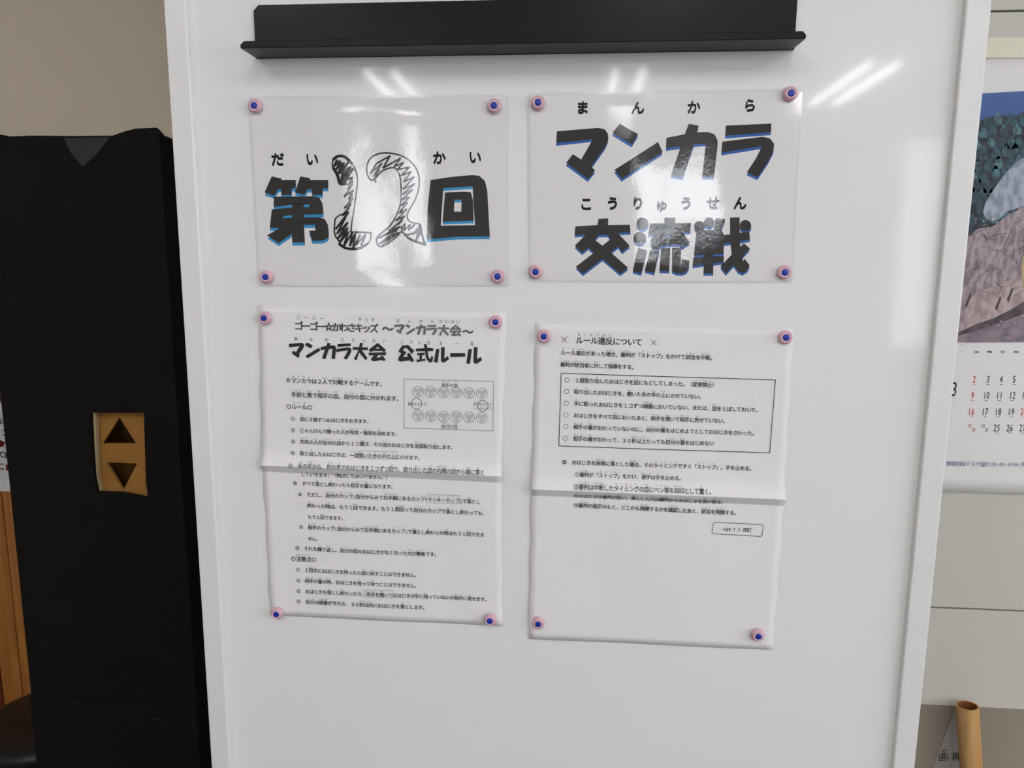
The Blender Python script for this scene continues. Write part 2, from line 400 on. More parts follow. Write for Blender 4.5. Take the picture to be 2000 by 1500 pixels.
RULE1 = [
 (A, 268, 622, 1010, 655, '☆{マンカラ|まんから}は２{人|にん}で{対戦|たいせん}する{ゲーム|げーむ}です。'),
 (A, 308, 730, 1135, 765, '{手前|てまえ}と{奥|おく}で{相手|あいて}の{皿|さら}、{自分|じぶん}の{皿|さら}に{分|わ}かれます。'),
 (A, 270, 820, 470, 828, '○{ルール|るーる}○'),
 (A, 305, 912, 908, 935, '①　{皿|さら}に３{個|こ}ずつおはじきをおきます。'),
 (A, 305, 997, 1118, 1030, '②　じゃんけんで{勝|か}った{人|ひと}が{先攻|せんこう}・{後攻|こうこう}を{決|き}めます。'),
 (A, 305, 1082, 1538, 1130, '③　{先攻|せんこう}の{人|ひと}が{自分|じぶん}の{皿|さら}から１つ{選|えら}び、その{皿|さら}のおはじきを{全部|ぜんぶ}{取|と}り{出|だ}します。'),
 (A, 305, 1168, 1292, 1207, '④　{取|と}り{出|だ}したおはじきは、{一度|いちど}{開|ひら}いた{手|て}の{平|ひら}の{上|うえ}にのせます。'),
 (A, 300, 1254, 1762, 1306, '⑤　{手|て}の{平|ひら}から、{別|べつ}の{手|て}でおはじきを１つずつ{取|と}り、{取|と}り{出|だ}した{皿|さら}の{右隣|みぎどなり}の{皿|さら}から{順|じゅん}に{落|お}と'),
 (A, 378, 1328, 1050, 1354, 'していきます。（{飛|と}ばしてはいけません。）'),
 (A, 318, 1396, 1088, 1426, '⑥　すべて{落|お}とし{終|お}わったら{相手|あいて}の{番|ばん}になります。'),
 (B, 355, 402, 1728, 458, '☆　ただし、{自分|じぶん}の{カップ|かっぷ}({自分|じぶん}からみて{右手側|みぎてがわ}にある{カップ|かっぷ}={ラッキーカップ|らっきーかっぷ})で{落|お}とし'),
 (B, 425, 487, 1778, 545, '{終|お}わった{時|とき}は、もう１{回|かい}できます。もう１{周回|しゅうまわ}って{自分|じぶん}の{カップ|かっぷ}で{落|お}とし{終|お}わっても、'),
 (B, 430, 573, 715, 582, 'もう１{回|かい}できます。'),
 (B, 363, 648, 1756, 706, '☆　{相手|あいて}の{カップ|かっぷ}({自分|じぶん}からみて{左手側|ひだりてがわ}にある{カップ|かっぷ})で{落|お}とし{終|お}わった{時|とき}はもう１{回|かい}できま'),
 (B, 432, 735, 520, 739, 'せん。'),
 (B, 335, 806, 1414, 856, '⑦　それを{繰|く}り{返|かえ}し、{自分|じぶん}の{皿|さら}のおはじきがなくなった{方|かた}が{勝者|しょうしゃ}です。'),
 (B, 303, 886, 497, 893, '○{注意点|ちゅういてん}○'),
 (B, 340, 968, 1262, 1011, '①　１{回|かい}{手|て}におはじきを{持|も}ったら{皿|さら}に{戻|もど}すことはできません。'),
 (B, 343, 1048, 1264, 1091, '②　{相手|あいて}の{番|ばん}の{時|とき}、おはじきを{持|も}って{待|ま}つことはできません。'),
 (B, 345, 1128, 1792, 1193, '③　おはじきを{落|お}とし{終|お}わったら、{両手|りょうて}を{開|ひら}いておはじきが{手|て}に{残|のこ}っていないか{相手|あいて}に{見|み}せます。'),
 (B, 345, 1206, 1327, 1255, '④　{自分|じぶん}の{順番|じゅんばん}がきたら、３０{秒|びょう}{以内|いない}におはじきを{落|お}とします。'),
]
RULE2 = [
 (C, 388, 164, 868, 179, '{ルール違反|るーるいはん}について'),
 (C, 278, 253, 1397, 293, '{ルール|るーる}{違反|いはん}があった{場合|ばあい}、{審判|しんぱん}が「{ストップ|すとっぷ}」をかけて{試合|しあい}を{中断|ちゅうだん}。'),
 (C, 276, 340, 826, 359, '{審判|しんぱん}が{該当者|がいとうしゃ}に{対|たい}して{指導|しどう}をする。'),
 (C, 380, 453, 1408, 489, '１{度|ど}{取|と}り{出|だ}したおはじきを{皿|さら}にもどしてしまった。（{変更禁止|へんこうきんし}）'),
 (C, 375, 536, 1312, 573, '{取|と}り{出|だ}したおはじきを、{開|ひら}いた{手|て}の{平|ひら}の{上|うえ}にのせていない。'),
 (C, 373, 622, 1727, 669, '{手|て}に{取|と}ったおはじきを１コずつ{順番|じゅんばん}においていない、または、{皿|さら}をとばしておいた。'),
 (C, 370, 707, 1487, 749, 'おはじきをすべて{皿|さら}においたあと、{両手|りょうて}を{開|ひら}いて{相手|あいて}に{見|み}せていない。'),
 (C, 370, 790, 1697, 839, '{相手|あいて}の{番|ばん}がおわっていないのに、{自分|じぶん}の{番|ばん}をはじめようとしておはじきをさわった。'),
 (C, 368, 874, 1386, 911, '{相手|あいて}の{番|ばん}がおわって、３０{秒|びょう}{以上|いじょう}たっても{自分|じぶん}の{番|ばん}をはじめない'),
 (C, 288, 1043, 1678, 1093, '◎　おはじきを{床等|ゆかとう}に{落|お}とした{場合|ばあい}、その{タイミング|たいみんぐ}ですぐ「{ストップ|すとっぷ}」。{手|て}を{止|と}める。'),
 (C, 380, 1132, 1168, 1161, '①{審判|しんぱん}が「{ストップ|すとっぷ}」をかけ、{選手|せんしゅ}は{手|て}を{止|と}める。'),
 (C, 372, 1213, 1382, 1251, '②{審判|しんぱん}は{中断|ちゅうだん}した{タイミング|たいみんぐ}の{皿|さら}に{ペン|ぺん}{等|とう}を{目印|めじるし}として{置|お}く。'),
 (C, 372, 1284, 1472, 1333, '③おはじきは{審判|しんぱん}が{拾|ひろ}い、{落|お}とした{人|ひと}は{審判|しんぱん}からおはじきを{受|う}け{取|と}る。'),
 (C, 372, 1356, 1567, 1413, '④{審判|しんぱん}の{指示|しじ}のもと、どこから{再開|さいかい}するかを{確認|かくにん}したあと、{試合|しあい}を{再開|さいかい}する。'),
 (D, 1455, 640, 1655, 646, 'H29.7.5 改訂'),
]
for ln in RULE1+RULE2:
    for b, w, r in parse(ln[5]): need(b, 0.0); need(r, 0.0)
HEAD = 'ゴーゴー☆かわさキッズ～マンカラ大会'
need(HEAD, .022); need('ごーきっずまんからたいかいこうしるりゅせ×○田相手の皿自分カップ敗', 0.0)
need('だいかまんらこうりゅうせ', .018)
need('国', 0.0)
need('画用紙', .012); need('2し工食で寒てこ自', .02)
need('0123456789', 0.0); need('SUNMOTEWDHFRIA', .02); need('情報相談デスク☎０１２０-00-6956(平日9:00～17', .0); need('3', .03)
build_glyphs()
_g = GLY[('国', 0)][0]
EM = (_g[:, 0].max()+_g[:, 0].min()); EMY = (_g[:, 1].max()+_g[:, 1].min())/2

# ------------------------------------------------------------------ laminated sheets
def flat_surf(base):
    def f(px, py, lift=0): p = at(px, py, 0); return (p[0], base-lift, p[2])
    return f
POP = {  # heading letters in the crop of the second laminated sheet
 'マ': [[[(268,368),(545,345),(590,355),(612,385),(614,425),(595,470),(500,605),(525,632),(478,690),(330,580),(375,522),(432,558),(510,420),(265,448)]]],
 'ン': [[[(690,318),(815,388),(772,458),(642,378)]], [[(948,440),(980,508),(705,688),(655,628)]]],
 'カ': [[[(1155,318),(1222,330),(1208,375),(1285,373),(1328,388),(1349,430),(1348,470),(1325,675),(1245,672),(1270,450),(1190,455),(1115,678),(1035,662),(1102,468),(1003,482),(1005,412),(1128,388)]]],
 'ラ': [[[(1405,330),(1710,316),(1708,375),(1400,398)]], [[(1380,438),(1650,405),(1700,415),(1729,452),(1725,500),(1690,570),(1618,678),(1545,645),(1610,545),(1648,468),(1375,512)]]],
}
BOX = {'マ': (265, 345, 617, 690), 'ン': (642, 318, 980, 688), 'カ': (1003, 318, 1349, 678), 'ラ': (1375, 316, 1729, 678)}
def rounded(c, r=.0032, n=4):
    """corner-rounded quad of (x, z)"""
    out = []
    for i in range(4):
        p, a, b = np.array(c[i]), np.array(c[i-1]), np.array(c[(i+1) % 4]); u = unit(a-p); w = unit(b-p)
        for k in range(n+1):
            t = k/n; out.append(tuple(p + u*r*(1-t)**2 + w*r*t**2))
    return out
def laminated(corn, label):
    P = [(at(x, y)[0], at(x, y)[2]) for x, y in corn]
    cx = sum(p[0] for p in P)/4; zc = sum(p[1] for p in P)/4
    root = empty('laminated_sheet', (cx, 0, zc), label, 'notice', 'laminated title sheets')
    slab('backing_film', [rounded(P)], -.0007, -.0004, M_film2, root)
    ins = [(p[0]+(cx-p[0])*.018, p[1]+(zc-p[1])*.026) for p in P]
    slab('paper_sheet', [ins], -.0010, -.0007, M_lpaper, root)
    # gently buckled clear top film
    nx, ny = 60, 44; v = []; f = []
    for j in range(ny+1):
        for i in range(nx+1):
            s, t = i/nx, j/ny
            x = (P[0][0]*(1-s)+P[1][0]*s)*(1-t)+(P[3][0]*(1-s)+P[2][0]*s)*t
            z = (P[0][1]*(1-s)+P[1][1]*s)*(1-t)+(P[3][1]*(1-s)+P[2][1]*s)*t
            e = min(s, 1-s, t, 1-t)*12; e = min(1, e)
            h = .0017+.0007*e*(1+.55*math.sin(9*x*6+z*7)+.45*math.sin(z*44+x*13+1.3))
            v.append((x, -h, z))
    for j in range(ny):
        for i in range(nx): a = j*(nx+1)+i; f.append((a, a+nx+1, a+nx+2, a+1))
    link_mesh('clear_film', v, f, M_film, root, smooth=True)
    return root
M_film2 = mat('film_margin', (226, 226, 226), .12, .5)
sA = laminated([(486, 189), (992, 184), (994, 559), (506, 559)], 'laminated sheet with a hand-drawn 12 between two large black characters')
sB = laminated([(1031, 183), (1567, 174), (1547, 552), (1033, 550)], 'laminated title sheet with two rows of black lettering shadowed in blue')

# sheet with the hand-drawn 12
surf = flat_surf(-.00102)
T1 = crop(500, 280, 6.8167)
DAI = [
 [[(215,440),(345,470),(345,490),(535,490),(530,600),(480,600),(480,690),(340,690),(340,610),(300,615),(250,700),(118,655)]],
 [[(595,440),(725,465),(725,490),(965,490),(965,600),(890,600),(890,690),(750,690),(745,615),(690,615),(650,690),(520,655),(555,560)]],
 [[(240,710),(780,705),(850,730),(885,790),(900,870),(900,945),(635,950),(635,850),(715,850),(715,815),(485,817),(240,850)]],
 [[(485,800),(637,800),(637,1000),(655,1320),(485,1320)]],
 [[(215,880),(485,855),(485,955),(365,972),(365,1000),(485,990),(485,1205),(305,1330),(150,1225),(320,1130),(188,1125)]],
 [[(635,985),(850,985),(920,1010),(960,1080),(972,1170),(970,1250),(935,1278),(880,1295),(755,1300),(710,1165),(795,1160),(790,1085),(640,1085)]]]
T2 = crop(460, 160, 3.5714)
KAI = [[[(1362,685),(1500,664),(1650,650),(1700,655),(1740,690),(1757,760),(1775,1078),(1550,1080),(1335,1100),(1340,900)], [(1450,742),(1655,728),(1662,860),(1673,1000),(1432,1003),(1442,860)]],
       [[(1462,771),(1600,766),(1642,770),(1658,830),(1662,968),(1445,976)], [(1528,822),(1578,822),(1576,905),(1524,905)]]]
def pair(parent, mb, draw):
    bl = Ink(surf); bk = Ink(surf); bk.lift = .00012; draw(bl, True); draw(bk, False)
    sh = bl.make('blue_letter_shadow', mb, parent, False); o = bk.make('printed_character', M_pop, parent, False)
def draw_polys(gl, T, d):
    def f(ink, shade):
        for g in gl: ink.poly(g, T, d if shade else (0, 0))
    return f
pair(sA, M_cyan, draw_polys(DAI, T1, (3, 40))); pair(sA, M_cyan, draw_polys(KAI, T2, (0, 19)))
def pop_ruby(rows, parent, mb, em, bold=.018):
    for c, x, y in rows:
        pair(parent, mb, lambda ink, sh: ink.glyph(c, x, y+(2.2 if sh else 0), em, bold))
pop_ruby([('だ', 543, 311), ('い', 610, 311), ('か', 858, 308), ('い', 928, 307)], sA, M_cyan, 27)
hd = Ink(surf); hd.lift = .0002; T3 = crop(630, 280, 6.818)
def hs(p, w, T): hd.stroke(p, w*1.4, T)
def sm(pts, n=5):
    P = [np.array(p, float) for p in pts]; out = []
    for i in range(len(P)-1):
        a, b, c, d = P[max(i-1, 0)], P[i], P[i+1], P[min(i+2, len(P)-1)]
        for k in range(n):
            t = k/n; out.append(.5*((2*b)+(c-a)*t+(2*a-5*b+4*c-d)*t*t+(3*b-a-3*c+d)*t**3))
    return out+[P[-1]]
one = [(250,945),(180,1000),(165,1080),(160,1170),(180,1240),(215,1290),(250,1350),(320,1395),(400,1408),(480,1400),(560,1370),(620,1320),(645,1260),(650,1190)]
hs(sm([(225,500),(195,420),(140,320),(140,240),(180,188),(240,172),(310,190),(360,235),(400,280),(440,350),(463,430),(468,520),(455,640),(440,760),(420,900),(395,1060),(380,1180)]), 2.0, T3)
hs([(380,1182),(500,1185),(645,1190)], 2.6, T3); hs(sm(one), 2.0, T3)
hs(sm([(150,215),(200,178),(270,172),(330,205),(390,265)]), 4.0, T3); hs(sm([(225,1340),(300,1390),(400,1408),(500,1395),(600,1340)]), 3.6, T3)
hs(sm([(150,330),(205,430),(222,500),(250,542),(315,535)]), 4.2, T3)
hd.poly([[(245,440),(270,385),(320,330),(385,300),(400,330),(385,400),(350,470),(310,530),(250,540),(235,500)]], T3)
hs([(195,225),(160,300),(235,235),(190,345),(260,260),(215,395),(290,265),(230,400),(350,250),(250,400),(410,345),(330,450)], 3.0, T3)
hs([(330,480),(400,460),(345,560),(400,500),(395,560),(335,605),(380,580),(295,710),(410,625),(355,740),(400,690),(350,800),(405,740),(300,860),(380,800),(310,920),(350,870),(265,960),(350,920),(180,1140),(310,985),(200,1200),(335,1060),(215,1260),(335,1130),(240,1310),(345,1180),(290,1360),(400,1190),(370,1365),(440,1200),(410,1395),(500,1225),(450,1350),(575,1220),(520,1355)], 2.9, T3)
hs(sm([(715,522),(695,485),(650,490),(605,430),(590,340),(605,260),(650,195),(730,147),(830,130),(950,140),(1080,180),(1190,260),(1260,360),(1290,470),(1285,580),(1260,690),(1210,800),(1150,900),(1130,970),(1150,1030),(1210,1060),(1290,1075),(1315,1120),(1325,1200),(1345,1270),(1375,1350)]), 2.2, T3)
hs(sm([(1375,1350),(1280,1320),(1180,1280),(1100,1220)]), 3.6, T3)
hs(sm([(1060,1150),(1070,1190),(1130,1215),(1220,1190),(1290,1110)]), 2.4, T3)
hs([(1300,1090),(1300,1200),(1250,1290),(1280,1170),(1200,1210),(1310,1150),(1360,1340)], 3.0, T3)
hs(sm([(700,485),(740,430),(800,370),(880,335),(960,330),(1010,380),(1040,480),(1050,620),(1045,780),(1010,900),(960,1010),(900,1100),(830,1160),(740,1240),(722,1300),(745,1360),(800,1375),(880,1330),(970,1260),(1040,1190),(1070,1130)]), 2.2, T3)
hs([(735,255),(640,400),(790,270),(680,440),(760,350),(700,470)], 2.6, T3)
hs([(720,270),(900,170),(810,330),(1040,200),(960,310),(1080,260),(1000,350),(1160,320),(1050,430),(1180,380),(1090,510),(1220,450),(1080,610),(1230,540),(1070,680),(1200,620),(1060,750),(1160,720),(1050,830),(1130,790),(1020,930),(1120,880),(980,1030),(1090,970),(1000,1090),(1060,1030),(890,1160),(1040,1110),(750,1260),(1000,1150),(760,1340),(1000,1190),(800,1355),(1020,1190)], 2.5, T3)
hs([(1050,1140),(1100,1070),(1090,1160),(1170,1080),(1150,1150),(1230,1080),(1190,1130)], 2.2, T3)
hd.make('marker_drawing', M_mark, sA)

# title sheet
T4 = crop(1010, 150, 3.448); T5 = crop(1100, 410, 10); T6 = crop(1290, 410, 10)
for ch in POP.values(): pair(sB, M_blue, draw_polys(ch, T4, (-2, 19)))
KO = [[(690,175),(880,165),(872,298),(1300,290),(1315,440),(1060,448),(1300,700),(1150,825),(1072,712),(930,830),(1268,1130),(1112,1250),(765,955),(385,1250),(245,1108),(600,840),(490,735),(370,840),(225,700),(445,478),(220,492),(238,322),(668,298)], [(765,698),(615,585),(690,492),(865,488),(925,572)]]
NAG = [[[(1460,735),(1635,790),(1520,1245),(1355,1195)]], [[(1700,780),(1875,805),(1775,1235),(1590,1185)]]]
NAG6 = [[[(10,745),(190,745),(165,1195),(-25,1190)]], [[(225,740),(400,735),(392,1060),(412,965),(560,990),(552,1130),(500,1210),(420,1242),(300,1237),(220,1190)]],
        [[(75,155),(285,155),(285,265),(588,258),(580,425),(430,440),(500,540),(575,640),(415,740),(365,672),(200,680),(20,705),(-60,770),(-150,770),(-200,640),(-180,560),(-110,480),(-240,490),(-210,265),(75,262)], [(100,528),(190,470),(212,500),(130,535)]]]
def cpoly(x, y, r=20, n=8): return [(x+r*math.cos(6.2832*i/n), y+r*math.sin(6.2832*i/n)) for i in range(n)]
SEN = [[[(700,400),(1030,390),(1075,160),(1262,175),(1185,390),(1235,490),(1230,862),(650,890)], cpoly(858,550), cpoly(1058,540,18), cpoly(840,728,22), cpoly(1050,705,20)],
       [[(640,935),(845,915),(845,860),(1030,860),(1030,905),(1235,902),(1230,1025),(1030,1045),(1025,1240),(835,1240),(845,1065),(620,1095)]],
       [[(1225,492),(1355,478),(1355,150),(1540,145),(1545,450),(1730,430),(1745,580),(1550,615),(1550,720),(1630,655),(1742,755),(1595,915),(1605,1000),(1640,955),(1737,1080),(1690,1180),(1600,1240),(1510,1205),(1425,1075),(1272,1245),(1165,1105),(1390,870),(1365,640),(1225,668)]]]
pair(sB, M_blue, draw_polys([KO], T5, (0, 46)))
def draw_nag(ink, sh):
    d = (0, 46) if sh else (0, 0)
    for g in NAG: ink.poly(g, T5, d)
    for g in NAG6: ink.poly(g, T6, d)
    ink.circ((1545, 270), 118, T5, d); ink.circ((1495, 550), 122, T5, d)
def draw_sen(ink, sh):
    d = (0, 46) if sh else (0, 0)
    for g in SEN: ink.poly(g, T6, d)
    for x, y, r in ((760, 320, 105), (945, 245, 100), (1655, 310, 112)): ink.circ((x, y), r, T6, d)
pair(sB, M_blue, draw_nag); pair(sB, M_blue, draw_sen)
r1 = [('ま', 440, 208), ('ん', 812, 208), ('か', 1188, 205), ('ら', 1566, 193)]
r2 = [('こ', 465, 855), ('う', 643, 852), ('り', 812, 852), ('ゅ', 972, 862), ('う', 1138, 852), ('せ', 1318, 850), ('ん', 1500, 850)]
pop_ruby([(c, *T4((x, y))) for c, x, y in r1+r2], sB, M_blue, 27)

# ------------------------------------------------------------------ folded paper sheets
def folded(corn, crL, crR, label):
    P = [at(x, y) for x, y in corn]; a, b = at(*crL), at(*crR)
    def hgt(x, z):
        zc = a[2]+(b[2]-a[2])*(x-a[0])/(b[0]-a[0]); d = z-zc
        base = .0013+.0005*math.sin(x*31+z*9)+.0004*math.sin(z*27-x*14)
        if d >= 0: r = .0085*math.exp(-(d/.0085)**1.2)
        else: r = .0085*max(0, 1-(-d)/.0105)
        top = P[0][2]
        return max(.0004, base)+r
    cx = (P[0][0]+P[1][0])/2; zc = (P[0][2]+P[3][2])/2
    root = empty('rule_sheet', (cx, 0, zc), label, 'notice', 'folded paper rule sheets')
    ts = sorted(set([i/46 for i in range(47)]))
    tc_ = (P[0][2]-a[2])/(P[0][2]-P[3][2])
    ts = sorted(set(list(ts)+[tc_+k*.0022 for k in range(-16, 17)])); nx = 36; v = []; f = []
    for t in ts:
        # piecewise: follow the crease line exactly
        for i in range(nx+1):
            s = i/nx
            if t <= tc_: L0, R0, L1, R1, q = P[0], P[1], a, b, t/tc_
            else: L0, R0, L1, R1, q = a, b, P[3], P[2], (t-tc_)/(1-tc_)
            l = L0*(1-q)+L1*q; r = R0*(1-q)+R1*q; p = l*(1-s)+r*s
            edge = .0008*math.sin(t*40)*(1 if s in (0, 1) else 0)
            v.append((p[0]+edge, -hgt(p[0], p[2]), p[2]))
    m = nx+1
    for j in range(len(ts)-1):
        for i in range(nx): k = j*m+i; f.append((k, k+m, k+m+1, k+1))
    o = link_mesh('paper', v, f, M_paper, root, smooth=True)
    sd = o.modifiers.new('s', 'SOLIDIFY'); sd.thickness = .00012; sd.offset = -1
    def surf(px, py, lift=0): p = at(px, py); return (p[0], -hgt(p[0], p[2])-.0006-lift, p[2])
    return root, surf
sC, surfC = folded([(506, 596), (989, 611), (981, 1222), (529, 1201)], (512, 905), (980, 926), 'folded white paper closely printed with numbered rules and a small board diagram')
sD, surfD = folded([(1046, 630), (1549, 643), (1509, 1269), (1032, 1246)], (1038, 951), (1531, 971), 'folded white paper with one outlined box of rules, its lower third blank')

def lines(inks, rows, off=.012):
    for c, x0, y0, x1, y1, t in rows:
        T = crop(*c); a = T((x0, y0)); b = T((x1, y1)); inks.line(a[0], a[1], b[0], b[1], t, off)
tx = Ink(surfC); lines(tx, RULE1); TA = crop(*A); TB = crop(*B)
for c, u, v_ in [('ご',362,153),('ー',422,155),('ご',477,156),('ー',535,160),('き',820,168),('っ',870,172),('ず',918,172),('ま',1108,178),('ん',1195,180),('か',1280,182),('ら',1365,182),('た',1430,183),('い',1475,184),('か',1520,185),('い',1560,185),
                 ('ま',342,312),('ん',458,316),('か',573,320),('ら',690,322),('た',775,324),('い',850,326),('か',927,328),('い',1003,330),('こ',1140,337),('う',1208,338),('し',1272,340),('き',1338,342),('る',1430,345),('ー',1548,348),('る',1662,350)]:
    p = TA((u, v_)); tx.glyph(c, p[0], p[1], 8.2)
tx.make('printed_text', M_inks, sC)
gh = Ink(surfC)
def heads(text, x0, y0, x1, y1, ink, off, em=None):
    n = len(text)
    for i, c in enumerate(text):
        u = x0+(x1-x0)*(i+.5)/n; v_ = y0+(y1-y0)*(i+.5)/n; p = TA((u, v_)); ink.glyph(c, p[0], p[1], em or (x1-x0)/n/3.846*1.06, off, .02)
heads('ゴーゴー☆かわさキッズ', 336, 216, 955, 238, gh, .03, 18.5)
for t_, a_, b_ in (('～', 990, 1072), ('～', 1592, 1672)): heads(t_, a_, 240+(a_-990)*.035, b_, 240+(a_-990)*.035, gh, .04)
TW = crop(740, 600, 9.09)
def pop_at(ink, ch, x0, y0, x1, y1, T):
    bx0, by0, bx1, by1 = BOX[ch]
    for g in POP[ch]:
        ink.poly([[(x0+(p[0]-bx0)/(bx1-bx0)*(x1-x0), y0+(p[1]-by0)/(by1-by0)*(y1-y0)) for p in l] for l in g], T)
DAIJ = [[(.48,0),(.68,.02),(.60,.25),(1,.26),(1,.42),(.60,.41),(.98,.88),(.86,1),(.42,.55),(.25,1),(.08,.92),(.38,.41),(0,.40),(0,.24),(.42,.25)]]
KAIJ = [[[(.48,0),(.56,0),(1,.38),(.90,.50),(.72,.42),(.30,.42),(.10,.50),(0,.36)], [(.40,.30),(.52,.18),(.64,.30)]],
        [[(0,.52),(1,.50),(1,.66),(.55,.66),(.45,.80),(.72,.77),(.66,.70),(.80,.68),(.98,.92),(.86,1),(.78,.92),(.30,1),(.15,.95),(.14,.86),(.30,.67),(0,.68)]]]
KOUJ = [[[(.28,0),(.46,.10),(.18,.50),(0,.38)]], [[(.42,.02),(.62,0),(1,.34),(.86,.54),(.54,.20),(.40,.18)]], [[(.30,.34),(.52,.42),(.30,.72),(.62,.68),(.52,.54),(.70,.45),(1,.92),(.82,1.02),(.74,.90),(.12,.98),(0,.90),(.02,.74)]]]
SHIJ = [[[(0,.24),(.50,.22),(.46,.02),(.62,0),(.66,.20),(1,.22),(1,.38),(.68,.38),(.74,.72),(.84,.82),(.90,.62),(1,.70),(.96,.94),(.84,1),(.72,.94),(.58,.74),(.52,.38),(0,.40)]], [[(.08,.48),(.50,.46),(.50,.58),(.36,.60),(.34,.82),(.54,.78),(.56,.88),(.06,.97),(.02,.82),(.20,.84),(.20,.60),(.06,.60)]]]
RUJ = [[[(.14,.12),(.36,.12),(.24,1),(0,.98)]], [[(.48,0),(.72,0),(.68,.74),(.92,.58),(1,.78),(.72,.98),(.56,1),(.46,.90)]]]
def box_at(ink, g, x0, y0, x1, y1, T):
    for q in g:
        q = q if isinstance(q[0], list) else [q]
        ink.poly([[(x0+p[0]*(x1-x0), y0+p[1]*(y1-y0)) for p in l] for l in q], T)
for ch, x0_, x1_, y0_, y1_ in (('マ',278,465,300,475),('ン',478,655,298,490),('カ',665,845,300,490),('ラ',855,1040,310,498)): pop_at(gh, ch, x0_, y0_, x1_, y1_, TW)
box_at(gh, [DAIJ], 1055, 305, 1255, 505, TW); box_at(gh, KAIJ, 1265, 312, 1470, 512, TW)
gh.make('grey_heading', M_ink2, sC)
bh = Ink(surfC)
for ch, x0_, x1_, y0_, y1_ in (('マ',290,405,343,457),('ン',410,526,340,460),('カ',528,644,343,465),('ラ',645,759,347,470)): pop_at(bh, ch, x0_, y0_, x1_, y1_, TA)
box_at(bh, [DAIJ], 768, 343, 882, 475, TA); box_at(bh, KAIJ, 888, 346, 1018, 482, TA); box_at(bh, KOUJ, 1110, 358, 1230, 487, TA)
box_at(bh, SHIJ, 1243, 352, 1372, 492, TA); box_at(bh, RUJ, 1378, 375, 1492, 490, TA); box_at(bh, RUJ, 1620, 375, 1738, 500, TA)
bh.poly([[(1500,420),(1612,420),(1612,447),(1500,450)]], TA)
bh.make('black_heading', M_ink, sC)
ln_ = Ink(surfC); TD = crop(780, 730, 10)
def rect(ink, pts, w, T): ink.stroke(pts+[pts[0]], w, T)
rect(ln_, [(92, 98), (1842, 145), (1832, 1108), (95, 1055)], .8, TD)
rect(ln_, [(822, 1153), (1103, 1160), (1101, 1215), (820, 1210)], .5, TA)
rect(ln_, [(1322, 405), (1572, 410), (1570, 472), (1320, 465)], .5, TB); rect(ln_, [(857, 1118), (1068, 1124), (1066, 1182), (855, 1172)], .5, TB)
for i in range(6):
    for y, dy in ((345, 7), (815, 8)):
        cx, cy = 368+i*249, y+i*dy; ln_.circ((cx, cy), 106, TD, n=26, w=.75)
        for ox, oy in ((-40, -27), (44, -27), (6, 48)):
            ln_.circ((cx+ox, cy+oy), 34, TD, n=14, w=.6); ln_.circ((cx+ox, cy+oy), 16, TD, n=8, w=.5)
ln_.circ((338, 578), 104, TD, n=26, w=1.0); ln_.circ((1635, 620), 104, TD, n=26, w=1.2)
ln_.make('diagram_lines', M_inkl, sC)
dt = Ink(surfC)
for t_, a_, b_ in (('{相手|あいて}の{皿|さら}', (830, 220), (1145, 226)), ('{自分|じぶん}の{皿|さら}', (820, 1022), (1140, 1030)), ('{相手|あいて}のカップ', (170, 590), (535, 592)), ('{自分|じぶん}のカップ', (1450, 585), (1812, 592)), ('(ラッキーカップ)', (1450, 668), (1812, 675))):
    p, q = TD(a_), TD(b_); dt.line(p[0], p[1], q[0], q[1], t_)
dt.make('diagram_text', M_ink, sC)

tx = Ink(surfD); lines(tx, RULE2); TC = crop(*C); TDD = crop(*D)
for u, v_ in ((305, 158), (950, 180)):
    tx.stroke([(u-20, v_-20), (u+20, v_+20)], .9, TC); tx.stroke([(u+20, v_-20), (u-20, v_+20)], .9, TC)
for u, v_ in ((323, 450), (321, 534), (318, 619), (316, 704), (314, 788), (311, 872)): tx.circ((u, v_), 16, TC, n=18, w=.8)
tx.make('printed_text', M_inks, sD)
ln_ = Ink(surfD)
rect(ln_, [(282, 403), (1828, 450), (1788, 978), (265, 927)], 1.3, TC)
rr = []
for cx, cy, a0 in ((1396, 607, 180), (1724, 622, 270), (1718, 674, 0), (1388, 655, 90)):
    for k in range(5): w = math.radians(a0+k*22.5); rr.append((cx+17*math.cos(w), cy+17*math.sin(w)))
rect(ln_, rr, 1.0, TDD)
ln_.make('box_outline', M_ink, sD)

# ------------------------------------------------------------------ magnets
MAG = []
def magnet(px, py, h0, label, first=[None]):
    p = at(px, py, -h0-.002)
    if first[0] is None:
        o = empty('magnet', (p[0], -h0, p[2]), label, 'magnet', 'pink and blue magnets on the whiteboard')
        ap = (p[0], -h0, p[2])
        lathe('base_ring', [(.0078, 0), (.0081, .0006), (.0081, .0022), (.0076, .0030), (.0066, .0034), (.0064, .0048), (.0061, .0055), (.0055, .0058), (.0050, .0054), (.0049, .0030)], M_pink, o, ap, 28)
        lathe('inner_cup', [(.00495, .0022), (.00495, .0052), (.0044, .0056), (.0039, .0050), (.0037, .0040)], M_pale, o, ap, 24)
        lathe('blue_centre', [(.0037, .003), (.0037, .0056), (.0033, .0061), (.0020, .0063)], M_mblue, o, ap, 20)
        first[0] = o; return o
    src = first[0]; o = src.copy(); COL.objects.link(o); o.location = (p[0], -h0, p[2]); o['label'] = label
    for ch in src.children: c = ch.copy(); COL.objects.link(c); c.parent = o
    o.rotation_euler = (0, random.uniform(0, 6), 0)
    return o
NM = {'A': ('hand-drawn 12 sheet', .0026), 'B': ('blue-shadowed title sheet', .0026), 'C': ('numbered rules sheet', .003), 'D': ('boxed rules sheet', .003)}
